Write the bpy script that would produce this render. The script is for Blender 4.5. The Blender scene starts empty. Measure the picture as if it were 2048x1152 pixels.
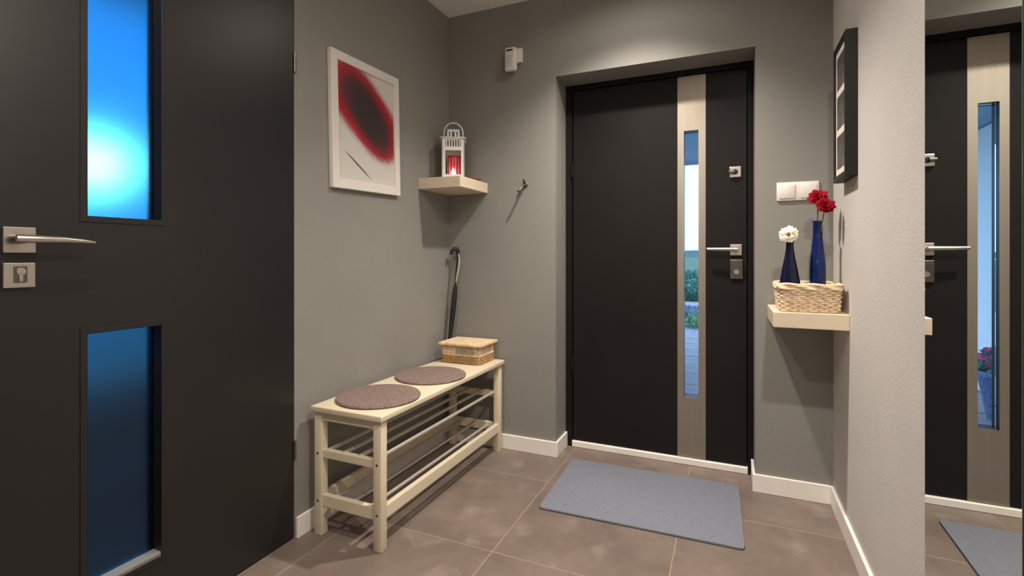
import bpy, bmesh, math, random
from mathutils import Vector, Matrix
random.seed(7)
R = math.radians
scene = bpy.context.scene
COL = scene.collection

# ------------------------------------------------------------------ camera, world, lights, exposure
cam = bpy.data.cameras.new('camera')
cam.sensor_width = 36.0
cam.lens = 36.0 * 993.0 / 2048.0
cam.shift_y = -66.0 / 2048.0
cam.clip_start = 0.02
cam.clip_end = 1000
camo = bpy.data.objects.new('camera', cam)
COL.objects.link(camo)
camo.location = (0, 0, 1.068)
camo.rotation_euler = (R(90), 0, R(23.7))
scene.camera = camo

world = bpy.data.worlds.new('world')
scene.world = world
world.use_nodes = True
bg = world.node_tree.nodes['Background']
bg.inputs[0].default_value = (0.36, 0.60, 1.0, 1)      # daylight as a tungsten-balanced picture sees it
bg.inputs[1].default_value = 3.0

def spot(name, loc, watt, size=150, blend=0.7, radius=0.035, col=(1.0, 0.91, 0.80), rot=(0, 0, 0)):
    l = bpy.data.lights.new(name, 'SPOT')
    l.energy = watt; l.spot_size = R(size); l.spot_blend = blend
    l.shadow_soft_size = radius; l.color = col
    o = bpy.data.objects.new(name, l); COL.objects.link(o); o.location = loc; o.rotation_euler = rot
    return o
# recessed ceiling downlights of the hall, plus one added fill spot
spot('downlight', (-0.42, 2.05, 2.435), 175, 117, 1.0)            # beam
spot('downlight_spill', (-0.42, 2.05, 2.435), 9, 168, 0.5)       # wide spill of the same lamp
spot('downlight.001', (0.25, 0.80, 2.435), 125, 165, 1.0)
spot('fill_spot', (-0.80, 0.25, 2.435), 65, 165, 0.8)  # added fill, brightens the pale right wall; stands for no known fitting
hl = bpy.data.lights.new('hall_fill', 'POINT')                    # added fill light far behind the camera, no real fitting
hl.energy = 9; hl.shadow_soft_size = 0.08; hl.color = (1.0, 0.91, 0.81)
hlo = bpy.data.objects.new('hall_fill', hl); COL.objects.link(hlo); hlo.location = (-0.45, -1.9, 1.6)
# ceiling lamp glowing in the side room behind the frosted glass
pl = bpy.data.lights.new('side_room_lamp', 'POINT')
pl.energy = 95; pl.shadow_soft_size = 0.09; pl.color = (1.0, 0.32, 0.20)
plo = bpy.data.objects.new('side_room_lamp', pl); COL.objects.link(plo); plo.location = (-2.35, 1.150, 1.435)

scene.view_settings.view_transform = 'Standard'
scene.view_settings.look = 'None'
scene.view_settings.gamma = 1.0
scene.view_settings.use_curve_mapping = False
scene.view_settings.exposure = 0.0
scene.cycles.use_denoising = True
scene.cycles.max_bounces = 12
scene.cycles.sample_clamp_indirect = 6.0

# ------------------------------------------------------------------ helpers
def link(o): COL.objects.link(o); return o

def world_loc(o):
    v = Vector((0, 0, 0))
    while o is not None:
        v += o.location; o = o.parent
    return v

def obj(name, bm, mat, parent=None, smooth=False, kind=None, origin=None):
    """bm holds world coordinates; the object keeps its own origin under its parent."""
    me = bpy.data.meshes.new(name)
    bmesh.ops.recalc_face_normals(bm, faces=bm.faces)
    base = world_loc(parent) if parent else Vector((0, 0, 0))
    org = Vector(origin) if origin is not None else base
    bmesh.ops.translate(bm, verts=bm.verts, vec=-org)
    if smooth:
        for f in bm.faces: f.smooth = True
        for e in bm.edges:
            if len(e.link_faces) == 2 and e.calc_face_angle(0) > R(38): e.smooth = False
    bm.to_mesh(me); bm.free()
    for m in (mat if isinstance(mat, (list, tuple)) else [mat]): me.materials.append(m)
    o = link(bpy.data.objects.new(name, me))
    if parent: o.parent = parent; o.location = org - base
    else: o.location = org
    if kind: o['kind'] = kind
    return o

def tag(o, label, cat=None, group=None, kind=None):
    o['label'] = label
    if cat: o['category'] = cat
    if group: o['group'] = group
    if kind: o['kind'] = kind
    return o

def thing(name, label, cat, loc, group=None, kind=None):
    o = link(bpy.data.objects.new(name, None)); o.location = loc; o.empty_display_size = 0.05
    return tag(o, label, cat, group, kind)

def BM(): return bmesh.new()

def box(bm, x0, x1, y0, y1, z0, z1, bev=0.0, seg=2):
    r = bmesh.ops.create_cube(bm, size=1.0)
    vs = r['verts']
    bmesh.ops.scale(bm, vec=(abs(x1-x0), abs(y1-y0), abs(z1-z0)), verts=vs)
    bmesh.ops.translate(bm, vec=((x0+x1)/2, (y0+y1)/2, (z0+z1)/2), verts=vs)
    if bev:
        es = list({e for v in vs for e in v.link_edges})
        bmesh.ops.bevel(bm, geom=es, offset=bev, segments=seg, profile=0.5, affect='EDGES')
    return bm

def bx(*a, **k): return box(BM(), *a, **k)

def ring_pts(c, r, n, ax1, ax2, ph=0):
    return [c + ax1*(r*math.cos(ph+2*math.pi*i/n)) + ax2*(r*math.sin(ph+2*math.pi*i/n)) for i in range(n)]

def tube(bm, pts, r, seg=8, closed=False, caps=True):
    pts = [Vector(p) for p in pts]
    n = len(pts)
    rr = r if isinstance(r, (list, tuple)) else [r]*n
    rings = []
    up = None
    for i, p in enumerate(pts):
        a = pts[(i-1) % n] if (closed or i > 0) else p
        b = pts[(i+1) % n] if (closed or i < n-1) else p
        t = (b-a)
        if t.length < 1e-9: t = Vector((0, 0, 1))
        t.normalize()
        if up is None:
            up = Vector((0, 0, 1)) if abs(t.z) < 0.9 else Vector((1, 0, 0))
        s = t.cross(up)
        if s.length < 1e-6: s = t.cross(Vector((1, 0.3, 0)))
        s.normalize(); u = s.cross(t).normalized(); up = u
        rings.append([bm.verts.new(q) for q in ring_pts(p, rr[i], seg, s, u)])
    m = n if closed else n-1
    for i in range(m):
        A, B = rings[i], rings[(i+1) % n]
        for k in range(seg):
            bm.faces.new((A[k], A[(k+1) % seg], B[(k+1) % seg], B[k]))
    if caps and not closed:
        bm.faces.new(rings[0][::-1]); bm.faces.new(rings[-1])
    return bm

def lathe(bm, prof, c, seg=32, axis='Z'):
    c = Vector(c)
    A = {'Z': (Vector((1,0,0)), Vector((0,1,0)), Vector((0,0,1))),
         'Y': (Vector((1,0,0)), Vector((0,0,1)), Vector((0,1,0))),
         'X': (Vector((0,1,0)), Vector((0,0,1)), Vector((1,0,0)))}[axis]
    rings = []
    for r, h in prof:
        p = c + A[2]*h
        if r < 1e-6: rings.append([bm.verts.new(p)])
        else: rings.append([bm.verts.new(q) for q in ring_pts(p, r, seg, A[0], A[1])])
    for a, b in zip(rings, rings[1:]):
        if len(a) == 1 and len(b) == 1: continue
        for k in range(seg):
            k2 = (k+1) % seg
            if len(a) == 1: bm.faces.new((a[0], b[k], b[k2]))
            elif len(b) == 1: bm.faces.new((a[k], a[k2], b[0]))
            else: bm.faces.new((a[k], a[k2], b[k2], b[k]))
    if len(rings[0]) > 1: bm.faces.new(rings[0][::-1])
    if len(rings[-1]) > 1: bm.faces.new(rings[-1])
    return bm

def prism(bm, outline, z0, z1):
    """outline: xy points, counterclockwise"""
    a = [bm.verts.new((x, y, z0)) for x, y in outline]
    b = [bm.verts.new((x, y, z1)) for x, y in outline]
    bm.faces.new(a[::-1]); bm.faces.new(b)
    n = len(a)
    for i in range(n): bm.faces.new((a[i], a[(i+1) % n], b[(i+1) % n], b[i]))
    return bm

def rrect(x0, x1, y0, y1, r, n=5):
    out = []
    for cx, cy, a0 in ((x1-r, y1-r, 0), (x0+r, y1-r, 90), (x0+r, y0+r, 180), (x1-r, y0+r, 270)):
        for i in range(n+1):
            a = R(a0 + 90*i/n); out.append((cx+r*math.cos(a), cy+r*math.sin(a)))
    return out

# ------------------------------------------------------------------ materials
def newmat(name):
    m = bpy.data.materials.new(name); m.use_nodes = True
    nt = m.node_tree
    return m, nt, nt.nodes['Principled BSDF']

def N(nt, t, **k):
    n = nt.nodes.new(t)
    for a, v in k.items(): setattr(n, a, v)
    return n

def plain(name, col, rough=0.5, metal=0.0, var=0.06, scale=20, bump=0.0, bscale=80, stretch=None, spec=0.5, coords='Object', **kw):
    """one colour with a gentle procedural variation and fine relief"""
    m, nt, b = newmat(name)
    b.inputs['Roughness'].default_value = rough
    b.inputs['Metallic'].default_value = metal
    b.inputs['Specular IOR Level'].default_value = spec
    for k, v in kw.items(): b.inputs[k.replace('_', ' ')].default_value = v
    tc = N(nt, 'ShaderNodeTexCoord'); mp = N(nt, 'ShaderNodeMapping')
    nt.links.new(tc.outputs[coords], mp.inputs[0])
    if stretch: mp.inputs['Scale'].default_value = stretch
    no = N(nt, 'ShaderNodeTexNoise'); no.inputs['Scale'].default_value = scale; no.inputs['Detail'].default_value = 5
    nt.links.new(mp.outputs[0], no.inputs['Vector'])
    cr = N(nt, 'ShaderNodeValToRGB')
    cr.color_ramp.elements[0].position = 0.3; cr.color_ramp.elements[1].position = 0.7
    cr.color_ramp.elements[0].color = tuple(c*(1-var) for c in col) + (1,)
    cr.color_ramp.elements[1].color = tuple(min(1, c*(1+var)) for c in col) + (1,)
    nt.links.new(no.outputs[0], cr.inputs[0]); nt.links.new(cr.outputs[0], b.inputs['Base Color'])
    if bump:
        n2 = N(nt, 'ShaderNodeTexNoise'); n2.inputs['Scale'].default_value = bscale; n2.inputs['Detail'].default_value = 4
        nt.links.new(mp.outputs[0], n2.inputs['Vector'])
        bp = N(nt, 'ShaderNodeBump'); bp.inputs['Strength'].default_value = bump; bp.inputs['Distance'].default_value = 0.01
        nt.links.new(n2.outputs[0], bp.inputs['Height']); nt.links.new(bp.outputs[0], b.inputs['Normal'])
    return m

M = {}
M['wall'] = plain('grey_wall_paint', (0.252, 0.244, 0.224), 0.75, var=0.035, scale=3, bump=0.08, bscale=160)
M['wall_light'] = plain('pale_plaster', (0.61, 0.575, 0.55), 0.8, var=0.03, scale=4, bump=0.10, bscale=120)
M['ceiling'] = plain('ceiling_white', (0.88, 0.86, 0.83), 0.9, var=0.02, scale=3)
M['white_trim'] = plain('white_skirting', (0.88, 0.84, 0.79), 0.45, var=0.03, scale=12)
M['door_dark'] = plain('anthracite_door_paint', (0.0125, 0.0115, 0.0115), 0.38, var=0.08, scale=4, bump=0.02, bscale=260, spec=0.55)
M['entrance_dark'] = plain('anthracite_entrance_paint', (0.0135, 0.0115, 0.011), 0.42, var=0.08, scale=4, bump=0.02, bscale=260, spec=0.18)
M['frame_dark'] = plain('anthracite_frame', (0.008, 0.0075, 0.007), 0.5, var=0.06, spec=0.2)
M['black_gasket'] = plain('black_rubber', (0.008, 0.008, 0.008), 0.6)
M['steel_brushed'] = plain('brushed_steel', (0.45, 0.40, 0.335), 0.48, metal=1.0, var=0.05, scale=30, bump=0.03, bscale=60, stretch=(1, 1, 0.03))
M['nickel'] = plain('satin_nickel', (0.66, 0.61, 0.54), 0.32, metal=1.0, var=0.03)
M['nickel_dark'] = plain('dark_nickel', (0.20, 0.19, 0.17), 0.35, metal=1.0, var=0.03)
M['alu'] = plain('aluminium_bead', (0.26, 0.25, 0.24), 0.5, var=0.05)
M['bench'] = plain('cream_lacquered_wood', (0.72, 0.63, 0.47), 0.42, var=0.05, scale=9, bump=0.02, bscale=40, stretch=(1, 0.2, 1))
M['rod'] = plain('grey_steel_rod', (0.62, 0.58, 0.53), 0.45, metal=0.5, var=0.04)
M['shelf'] = plain('pale_birch', (0.72, 0.61, 0.46), 0.5, var=0.07, scale=7, bump=0.01, stretch=(1, 0.15, 3))
M['felt'] = plain('mauve_brown_felt', (0.235, 0.172, 0.152), 0.95, var=0.28, scale=90, bump=0.5, bscale=260, spec=0.1)
M['mat_grey'] = plain('blue_grey_pile', (0.325, 0.340, 0.412), 0.95, var=0.22, scale=300, bump=0.8, bscale=600, spec=0.1)
M['mat_edge'] = plain('dark_rubber_backing', (0.03, 0.03, 0.03), 0.8)
M['wicker'] = plain('honey_wicker', (0.60, 0.40, 0.22), 0.6, var=0.30, scale=45, bump=0.2, bscale=150)
M['wicker_mid'] = plain('toasted_wicker', (0.40, 0.24, 0.10), 0.6, var=0.35, scale=55, bump=0.2, bscale=150)
M['wicker_pale'] = plain('pale_wicker', (0.74, 0.57, 0.38), 0.6, var=0.22, scale=45, bump=0.2, bscale=150)
M['wicker_dark'] = plain('brown_wicker', (0.40, 0.22, 0.09), 0.65, var=0.3, scale=60, bump=0.2, bscale=150)
M['liner'] = plain('brown_basket_lining', (0.30, 0.20, 0.11), 0.9)  # even brown lining behind the weave
M['lantern'] = plain('white_enamel', (0.82, 0.81, 0.78), 0.4, var=0.02)
M['red_wax'] = plain('red_wax', (0.42, 0.010, 0.020), 0.45, var=0.06)
M['pink_wax'] = plain('pink_wax', (0.58, 0.16, 0.17), 0.5)
M['white_wax'] = plain('white_wax', (0.86, 0.84, 0.80), 0.5, var=0.02)
M['terracotta'] = plain('reddish_clay', (0.26, 0.075, 0.045), 0.5, var=0.15)
M['white_plastic'] = plain('white_plastic', (0.80, 0.76, 0.72), 0.35, var=0.015)
M['black_plastic'] = plain('black_plastic', (0.012, 0.012, 0.012), 0.4)
M['black_fabric'] = plain('black_nylon', (0.005, 0.005, 0.0055), 0.7, var=0.2, scale=60, bump=0.1)
M['strap'] = plain('pale_grey_strap', (0.42, 0.42, 0.38), 0.6)
M['hook'] = plain('dull_bronze', (0.13, 0.115, 0.095), 0.4, metal=0.7)
M['black_frame'] = plain('black_wood_frame', (0.012, 0.011, 0.010), 0.5, var=0.1, spec=0.2)
M['white_frame'] = plain('white_picture_frame', (0.78, 0.74, 0.69), 0.4, var=0.02)
M['mat_board'] = plain('white_mat_board', (0.78, 0.75, 0.70), 0.8, var=0.02)
M['photo'] = plain('grey_photo', (0.10, 0.09, 0.085), 0.35, var=0.6, scale=14)
M['cobalt'] = plain('cobalt_glass', (0.006, 0.022, 0.14), 0.08, var=0.1, Transmission_Weight=0.35, IOR=1.45)
M['cobalt_dark'] = plain('dark_cobalt_glass', (0.007, 0.008, 0.040), 0.08, var=0.1, Transmission_Weight=0.3, IOR=1.45)
M['petal_red'] = plain('red_petal', (0.26, 0.003, 0.010), 0.8, spec=0.15, var=0.25, scale=60)
M['petal_white'] = plain('cream_petal', (0.82, 0.73, 0.60), 0.6, var=0.05)
M['flower_eye'] = plain('flower_centre', (0.25, 0.12, 0.03), 0.8, var=0.3, scale=120)
M['stem'] = plain('green_stem', (0.06, 0.12, 0.03), 0.6)
M['grout'] = plain('pinkish_grout', (0.31, 0.24, 0.20), 0.9, var=0.06)
M['paver'] = plain('pale_stone_paver', (0.30, 0.28, 0.27), 0.9, var=0.2, scale=6, bump=0.2, bscale=60, coords='Object')
M['sand'] = plain('paving_bed', (0.17, 0.16, 0.15), 0.95)
M['lawn'] = plain('lawn_green', (0.09, 0.15, 0.07), 0.95, var=0.3, scale=2)
M['gravel'] = plain('pale_gravel', (0.34, 0.32, 0.32), 0.95, var=0.2, scale=30)
M['hill'] = plain('distant_hill', (0.09, 0.13, 0.12), 1.0, var=0.2, scale=0.03)
M['render_white'] = plain('white_house_render', (0.84, 0.84, 0.82), 0.9, var=0.03)
M['canopy'] = plain('grey_canopy_board', (0.26, 0.40, 0.52), 0.7, var=0.05)
M['leaf_teal'] = plain('shrub_leaf', (0.035, 0.20, 0.13), 0.6, var=0.4, scale=8)
M['leaf_green'] = plain('low_plant_leaf', (0.10, 0.26, 0.10), 0.6, var=0.4, scale=8)
M['petal_purple'] = plain('purple_petal', (0.30, 0.16, 0.36), 0.6, var=0.2)
M['petal_pink'] = plain('pink_petal', (0.75, 0.12, 0.30), 0.6, var=0.2)
M['pot'] = plain('blue_glazed_pot', (0.10, 0.16, 0.30), 0.35, var=0.5, scale=50)
M['side_wall'] = plain('side_room_paint', (0.12, 0.12, 0.12), 0.85)
M['side_floor'] = plain('side_room_floor', (0.03, 0.03, 0.03), 0.6)

def tile_mat():
    m, nt, b = newmat('brown_porcelain_tile')
    geo = N(nt, 'ShaderNodeNewGeometry'); oi = N(nt, 'ShaderNodeObjectInfo')
    add = N(nt, 'ShaderNodeVectorMath', operation='MULTIPLY_ADD')
    cmb = N(nt, 'ShaderNodeCombineXYZ')
    for i in range(3): nt.links.new(oi.outputs['Random'], cmb.inputs[i])
    nt.links.new(cmb.outputs[0], add.inputs[0]); add.inputs[1].default_value = (13, 27, 0)
    nt.links.new(geo.outputs['Position'], add.inputs[2])
    n1 = N(nt, 'ShaderNodeTexNoise'); n1.inputs['Scale'].default_value = 4.5; n1.inputs['Detail'].default_value = 8; n1.inputs['Roughness'].default_value = 0.62; n1.inputs['Distortion'].default_value = 0.4
    nt.links.new(add.outputs[0], n1.inputs['Vector'])
    cr = N(nt, 'ShaderNodeValToRGB'); e = cr.color_ramp.elements
    e[0].position = 0.28; e[0].color = (0.148, 0.113, 0.095, 1)
    e[1].position = 0.76; e[1].color = (0.245, 0.190, 0.163, 1)
    k = cr.color_ramp.elements.new(0.52); k.color = (0.190, 0.146, 0.123, 1)
    nt.links.new(n1.outputs[0], cr.inputs[0])
    # pale cloudy stains
    n2 = N(nt, 'ShaderNodeTexNoise'); n2.inputs['Scale'].default_value = 7; n2.inputs['Detail'].default_value = 6
    nt.links.new(add.outputs[0], n2.inputs['Vector'])
    r2 = N(nt, 'ShaderNodeMapRange'); r2.inputs[1].default_value = 0.58; r2.inputs[2].default_value = 0.8
    nt.links.new(n2.outputs[0], r2.inputs[0])
    mx = N(nt, 'ShaderNodeMixRGB'); mx.inputs[2].default_value = (0.36, 0.30, 0.27, 1)
    mu = N(nt, 'ShaderNodeMath', operation='MULTIPLY'); mu.inputs[1].default_value = 0.6
    nt.links.new(r2.outputs[0], mu.inputs[0]); nt.links.new(mu.outputs[0], mx.inputs[0]); nt.links.new(cr.outputs[0], mx.inputs[1])
    nt.links.new(mx.outputs[0], b.inputs['Base Color'])
    n3 = N(nt, 'ShaderNodeTexNoise'); n3.inputs['Scale'].default_value = 30; n3.inputs['Detail'].default_value = 6
    nt.links.new(geo.outputs['Position'], n3.inputs['Vector'])
    r3 = N(nt, 'ShaderNodeMapRange'); r3.inputs[3].default_value = 0.36; r3.inputs[4].default_value = 0.56
    nt.links.new(n3.outputs[0], r3.inputs[0]); nt.links.new(r3.outputs[0], b.inputs['Roughness'])
    bp = N(nt, 'ShaderNodeBump'); bp.inputs['Strength'].default_value = 0.10; bp.inputs['Distance'].default_value = 0.01
    nt.links.new(n3.outputs[0], bp.inputs['Height']); nt.links.new(bp.outputs[0], b.inputs['Normal'])
    return m
M['tile'] = tile_mat()

def glass_mat(name, col, rough):
    m, nt, b = newmat(name)
    b.inputs['Base Color'].default_value = col + (1,)
    b.inputs['Roughness'].default_value = rough
    b.inputs['Transmission Weight'].default_value = 1.0
    b.inputs['IOR'].default_value = 1.45
    return m
M['clear_glass'] = glass_mat('clear_glass', (0.95, 0.97, 1.0), 0.0)
M['frosted'] = glass_mat('blue_frosted_glass', (0.012, 0.21, 0.44), 0.30)
M['mirror'] = plain('silvered_mirror', (0.86, 0.89, 0.86), 0.0, metal=1.0, var=0.0)
M['mirror_edge'] = plain('green_glass_edge', (0.004, 0.06, 0.035), 0.15)

def art_mat():
    """abstract print: a soft diagonal red and black smear and a thin dark slash, in metres from the print's centre"""
    m, nt, b = newmat('abstract_print')
    b.inputs['Roughness'].default_value = 0.5
    W, H = 0.352, 0.500
    tc = N(nt, 'ShaderNodeTexCoord'); sp = N(nt, 'ShaderNodeSeparateXYZ')
    nt.links.new(tc.outputs['Object'], sp.inputs[0])
    def math_(op, a, c=None, d=None):
        n = N(nt, 'ShaderNodeMath', operation=op)
        for i, v in enumerate((a, c, d)):
            if v is None: continue
            if isinstance(v, (int, float)): n.inputs[i].default_value = v
            else: nt.links.new(v, n.inputs[i])
        return n.outputs[0]
    u, v = sp.outputs['Y'], sp.outputs['Z']
    def rot(cu, cv, ang):
        du = math_('SUBTRACT', u, cu); dv = math_('SUBTRACT', v, cv)
        ca, sa = math.cos(R(ang)), math.sin(R(ang))
        along = math_('ADD', math_('MULTIPLY', du, ca), math_('MULTIPLY', dv, sa))
        across = math_('ADD', math_('MULTIPLY', du, -sa), math_('MULTIPLY', dv, ca))
        return along, across
    W, H = 0.384, 0.488
    def uv(a, b): return (a-0.5)*W, (0.5-b)*H
    def ell(c, ang, la, lb, pa=2.0):
        al, ac = rot(*uv(*c), ang)
        dx = math_('POWER', math_('ABSOLUTE', math_('DIVIDE', al, la)), pa)
        dy = math_('POWER', math_('ABSOLUTE', math_('DIVIDE', ac, lb)), 2.0)
        return al, ac, math_('POWER', math_('ADD', dx, dy), 0.5)
    al, ac, d = ell((0.50, 0.365), -36, 0.255, 0.132, 3.0)
    # streaky noise along the smear
    cb = N(nt, 'ShaderNodeCombineXYZ')
    nt.links.new(math_('MULTIPLY', al, 6.0), cb.inputs[0]); nt.links.new(math_('MULTIPLY', ac, 60.0), cb.inputs[1])
    no = N(nt, 'ShaderNodeTexNoise'); no.inputs['Scale'].default_value = 1.6; no.inputs['Detail'].default_value = 6
    nt.links.new(cb.outputs[0], no.inputs['Vector'])
    nz = math_('MULTIPLY', math_('SUBTRACT', no.outputs[0], 0.5), 0.22)
    d = math_('ADD', d, nz)
    cr = N(nt, 'ShaderNodeValToRGB'); e = cr.color_ramp.elements
    e[0].position = 0.0; e[0].color = (0.12, 0.034, 0.042, 1)
    e[1].position = 1.0; e[1].color = (0.66, 0.62, 0.59, 1)
    for p, c in ((0.45, (0.16, 0.018, 0.028)), (0.62, (0.33, 0.008, 0.020)), (0.75, (0.40, 0.016, 0.032)), (0.84, (0.42, 0.16, 0.17)), (0.92, (0.58, 0.48, 0.46))):
        k = e.new(p); k.color = c + (1,)
    nt.links.new(math_('MULTIPLY', d, 0.83), cr.inputs[0])
    # near-black core of the smear
    _, _, d2_ = ell((0.53, 0.385), -47, 0.235, 0.112)
    mr = N(nt, 'ShaderNodeMapRange'); mr.interpolation_type = 'SMOOTHSTEP'
    mr.inputs[1].default_value = 1.1; mr.inputs[2].default_value = 0.45; mr.inputs[3].default_value = 0.0; mr.inputs[4].default_value = 0.93
    nt.links.new(math_('ADD', d2_, nz), mr.inputs[0])
    mk = N(nt, 'ShaderNodeMixRGB'); mk.inputs[2].default_value = (0.032, 0.026, 0.026, 1)
    nt.links.new(mr.outputs[0], mk.inputs[0]); nt.links.new(cr.outputs[0], mk.inputs[1])
    cr = mk
    # the slash
    a2, c2 = rot(*uv(0.335, 0.855), -32)
    ta = math_('SUBTRACT', 1.0, math_('POWER', math_('ABSOLUTE', math_('DIVIDE', a2, 0.105)), 2.0))
    wd = math_('MULTIPLY', ta, 0.0050)
    ins = math_('MULTIPLY', math_('LESS_THAN', math_('ABSOLUTE', c2), wd), 0.85)
    mx = N(nt, 'ShaderNodeMixRGB'); mx.inputs[2].default_value = (0.05, 0.045, 0.045, 1)
    nt.links.new(ins, mx.inputs[0]); nt.links.new(cr.outputs[0], mx.inputs[1])
    nt.links.new(mx.outputs[0], b.inputs['Base Color'])
    return m
M['art'] = art_mat()

# ------------------------------------------------------------------ room shell
XL, XR, YB, ZC = -1.5, 0.4055, 2.5, 2.4485      # left wall, right wall, back wall, ceiling
YF = -2.6                                       # wall behind the camera
NX0, NX1, NZ = -0.8446, 0.105, 2.0129           # entrance niche
YD = 2.6835                                     # front face of the entrance door
DY0, DY1, DZ = 0.497, 1.381, 2.26               # flush side door opening in the left wall

bm = BM()
box(bm, XL-0.14, XR+0.14, YF-0.14, 2.95, -0.12, -0.0009)
floor = obj('floor', bm, M['grout'], kind='structure')
tag(floor, 'brown mottled porcelain tile floor with thin pinkish grout lines', 'floor', kind='structure')
tx0, ty0, T, G = -1.385, 2.21, 0.6, 0.0022
ix = -1
for i in range(-1, 4):
    for j in range(-8, 2):
        a, b_ = tx0+T*(i-0)+G, tx0+T*(i+1)-G
        c, d = ty0+T*j+G, ty0+T*(j+1)-G
        a, b_ = max(a, XL), min(b_, XR); c, d = max(c, YF), min(d, YD+0.02)
        if b_-a < 0.02 or d-c < 0.02: continue
        bm = bx(a, b_, c, min(d, YB), -0.010, 0.0, bev=0.0008, seg=1)
        if d > YB+0.01:                                              # the part of the tile that runs into the door niche
            na, nb = max(a, NX0), min(b_, NX1)
            if nb-na > 0.02: box(bm, na, nb, YB, d, -0.010, 0.0)
        obj('tile', bm, M['tile'], floor, origin=((a+b_)/2, (c+min(d, YB))/2, -0.005))

def structure(name, bm, mat, label, cat, parent=None):
    o = obj(name, bm, mat, parent, kind='structure')
    if parent is None: tag(o, label, cat, kind='structure')
    return o

bm = BM()
box(bm, XL-0.14, XR+0.14, YF-0.14, 2.95, ZC, ZC+0.12)
structure('ceiling', bm, M['ceiling'], 'plain white ceiling above the grey entrance hall', 'ceiling')

bm = BM()
box(bm, XL-0.14, NX0, YB, 2.95, 0, ZC); box(bm, NX1, XR+0.14, YB, 2.95, 0, ZC); box(bm, NX0, NX1, YB, 2.95, NZ, ZC)
structure('wall_back', bm, M['wall'], 'grey painted back wall around the recessed entrance door', 'wall')
bm = BM()
box(bm, XL-0.14, XL, DY1, YB, 0, ZC); box(bm, XL-0.14, XL, YF, DY0, 0, ZC); box(bm, XL-0.14, XL, DY0, DY1, DZ, ZC)
structure('wall_left', bm, M['wall'], 'grey painted left wall behind the cream bench', 'wall')
structure('wall_right', bx(XR, XR+0.14, YF, YB, 0, ZC), M['wall_light'], 'pale beige plaster wall between the entrance door and the mirror', 'wall')
structure('wall_front', bx(XL-0.14, XR+0.14, YF-0.14, YF, 0, ZC), M['wall_light'], 'pale end wall of the hall opposite the entrance door', 'wall')

BH, BT = 0.080, 0.012
def base(name, bm, label): structure(name, bm, M['white_trim'], label, 'baseboard')
bm = BM(); box(bm, XL, XL+BT, DY1+0.006, YB, 0, BH, 0.002, 1); box(bm, XL, XL+BT, YF, DY0-0.006, 0, BH, 0.002, 1)
base('baseboard_left', bm, 'white baseboard along the left wall behind the bench')
bm = BM()
box(bm, XL+BT, NX0+BT, YB-BT, YB, 0, BH, 0.002, 1); box(bm, NX0, NX0+BT, YB, YD-0.012, 0, BH, 0.002, 1)
base('baseboard_back', bm, 'white baseboard between the bench and the entrance door')
bm = BM()
box(bm, NX1-BT, XR-BT, YB-BT, YB, 0, BH, 0.002, 1); box(bm, NX1-BT, NX1, YB, YD-0.012, 0, BH, 0.002, 1)
base('trim_1', bm, 'short white baseboard under the right floating shelf')
bm = BM(); box(bm, XR-BT, XR, 1.42, YB, 0, BH, 0.002, 1)
base('baseboard_right', bm, 'white baseboard running along the pale right wall')

# ------------------------------------------------------------------ entrance door (door_2)
d2 = thing('door_2', 'anthracite entrance door with a brushed steel strip and narrow glass', 'door', (-0.37, YD, 0), kind='structure')
bm = BM()
box(bm, NX0, -0.808, YD-0.010, 2.80, 0, NZ); box(bm, 0.080, NX1, YD-0.010, 2.80, 0, NZ); box(bm, -0.808, 0.080, YD-0.010, 2.80, 1.985, NZ)
box(bm, -0.808, -0.790, YD+0.071, 2.80, 0, 1.985); box(bm, 0.062, 0.080, YD+0.071, 2.80, 0, 1.985); box(bm, -0.790, 0.062, YD+0.071, 2.80, 1.966, 1.985)
obj('door_frame', bm, M['frame_dark'], d2)
GX0, GX1, GZ0, GZ1 = -0.216, -0.146, 0.345, 1.702
bm = BM()
LX0, LX1, LZ0, LZ1 = -0.803, 0.075, 0.036, 1.981
box(bm, LX0, GX0, YD, YD+0.07, LZ0, LZ1); box(bm, GX1, LX1, YD, YD+0.07, LZ0, LZ1)
box(bm, GX0, GX1, YD, YD+0.07, LZ0, GZ0); box(bm, GX0, GX1, YD, YD+0.07, GZ1, LZ1)
obj('door_leaf', bm, M['entrance_dark'], d2)
bm = BM()
SX0, SX1 = -0.247, -0.112
y0, y1 = YD-0.003, YD-0.0002
box(bm, SX0, GX0, y0, y1, LZ0, LZ1); box(bm, GX1, SX1, y0, y1, LZ0, LZ1)
box(bm, GX0, GX1, y0, y1, LZ0, GZ0); box(bm, GX0, GX1, y0, y1, GZ1, LZ1)
tag(obj('steel_strip', bm, M['steel_brushed'], d2), 'brushed steel strip framing the glass')
obj('glass_pane', bx(GX0, GX1, YD+0.030, YD+0.042, GZ0, GZ1), M['clear_glass'], d2)
tag(obj('threshold', bx(-0.808, 0.080, YD-0.014, YD+0.09, 0.0, 0.033, 0.003, 1), M['white_trim'], d2), 'white threshold strip')
for z in (1.50, 0.42):
    bm = BM(); tube(bm, [(-0.806, YD-0.016, z), (-0.806, YD-0.016, z+0.075)], 0.0075, 10)
    obj('hinge', bm, M['frame_dark'], d2, smooth=True)
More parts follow.
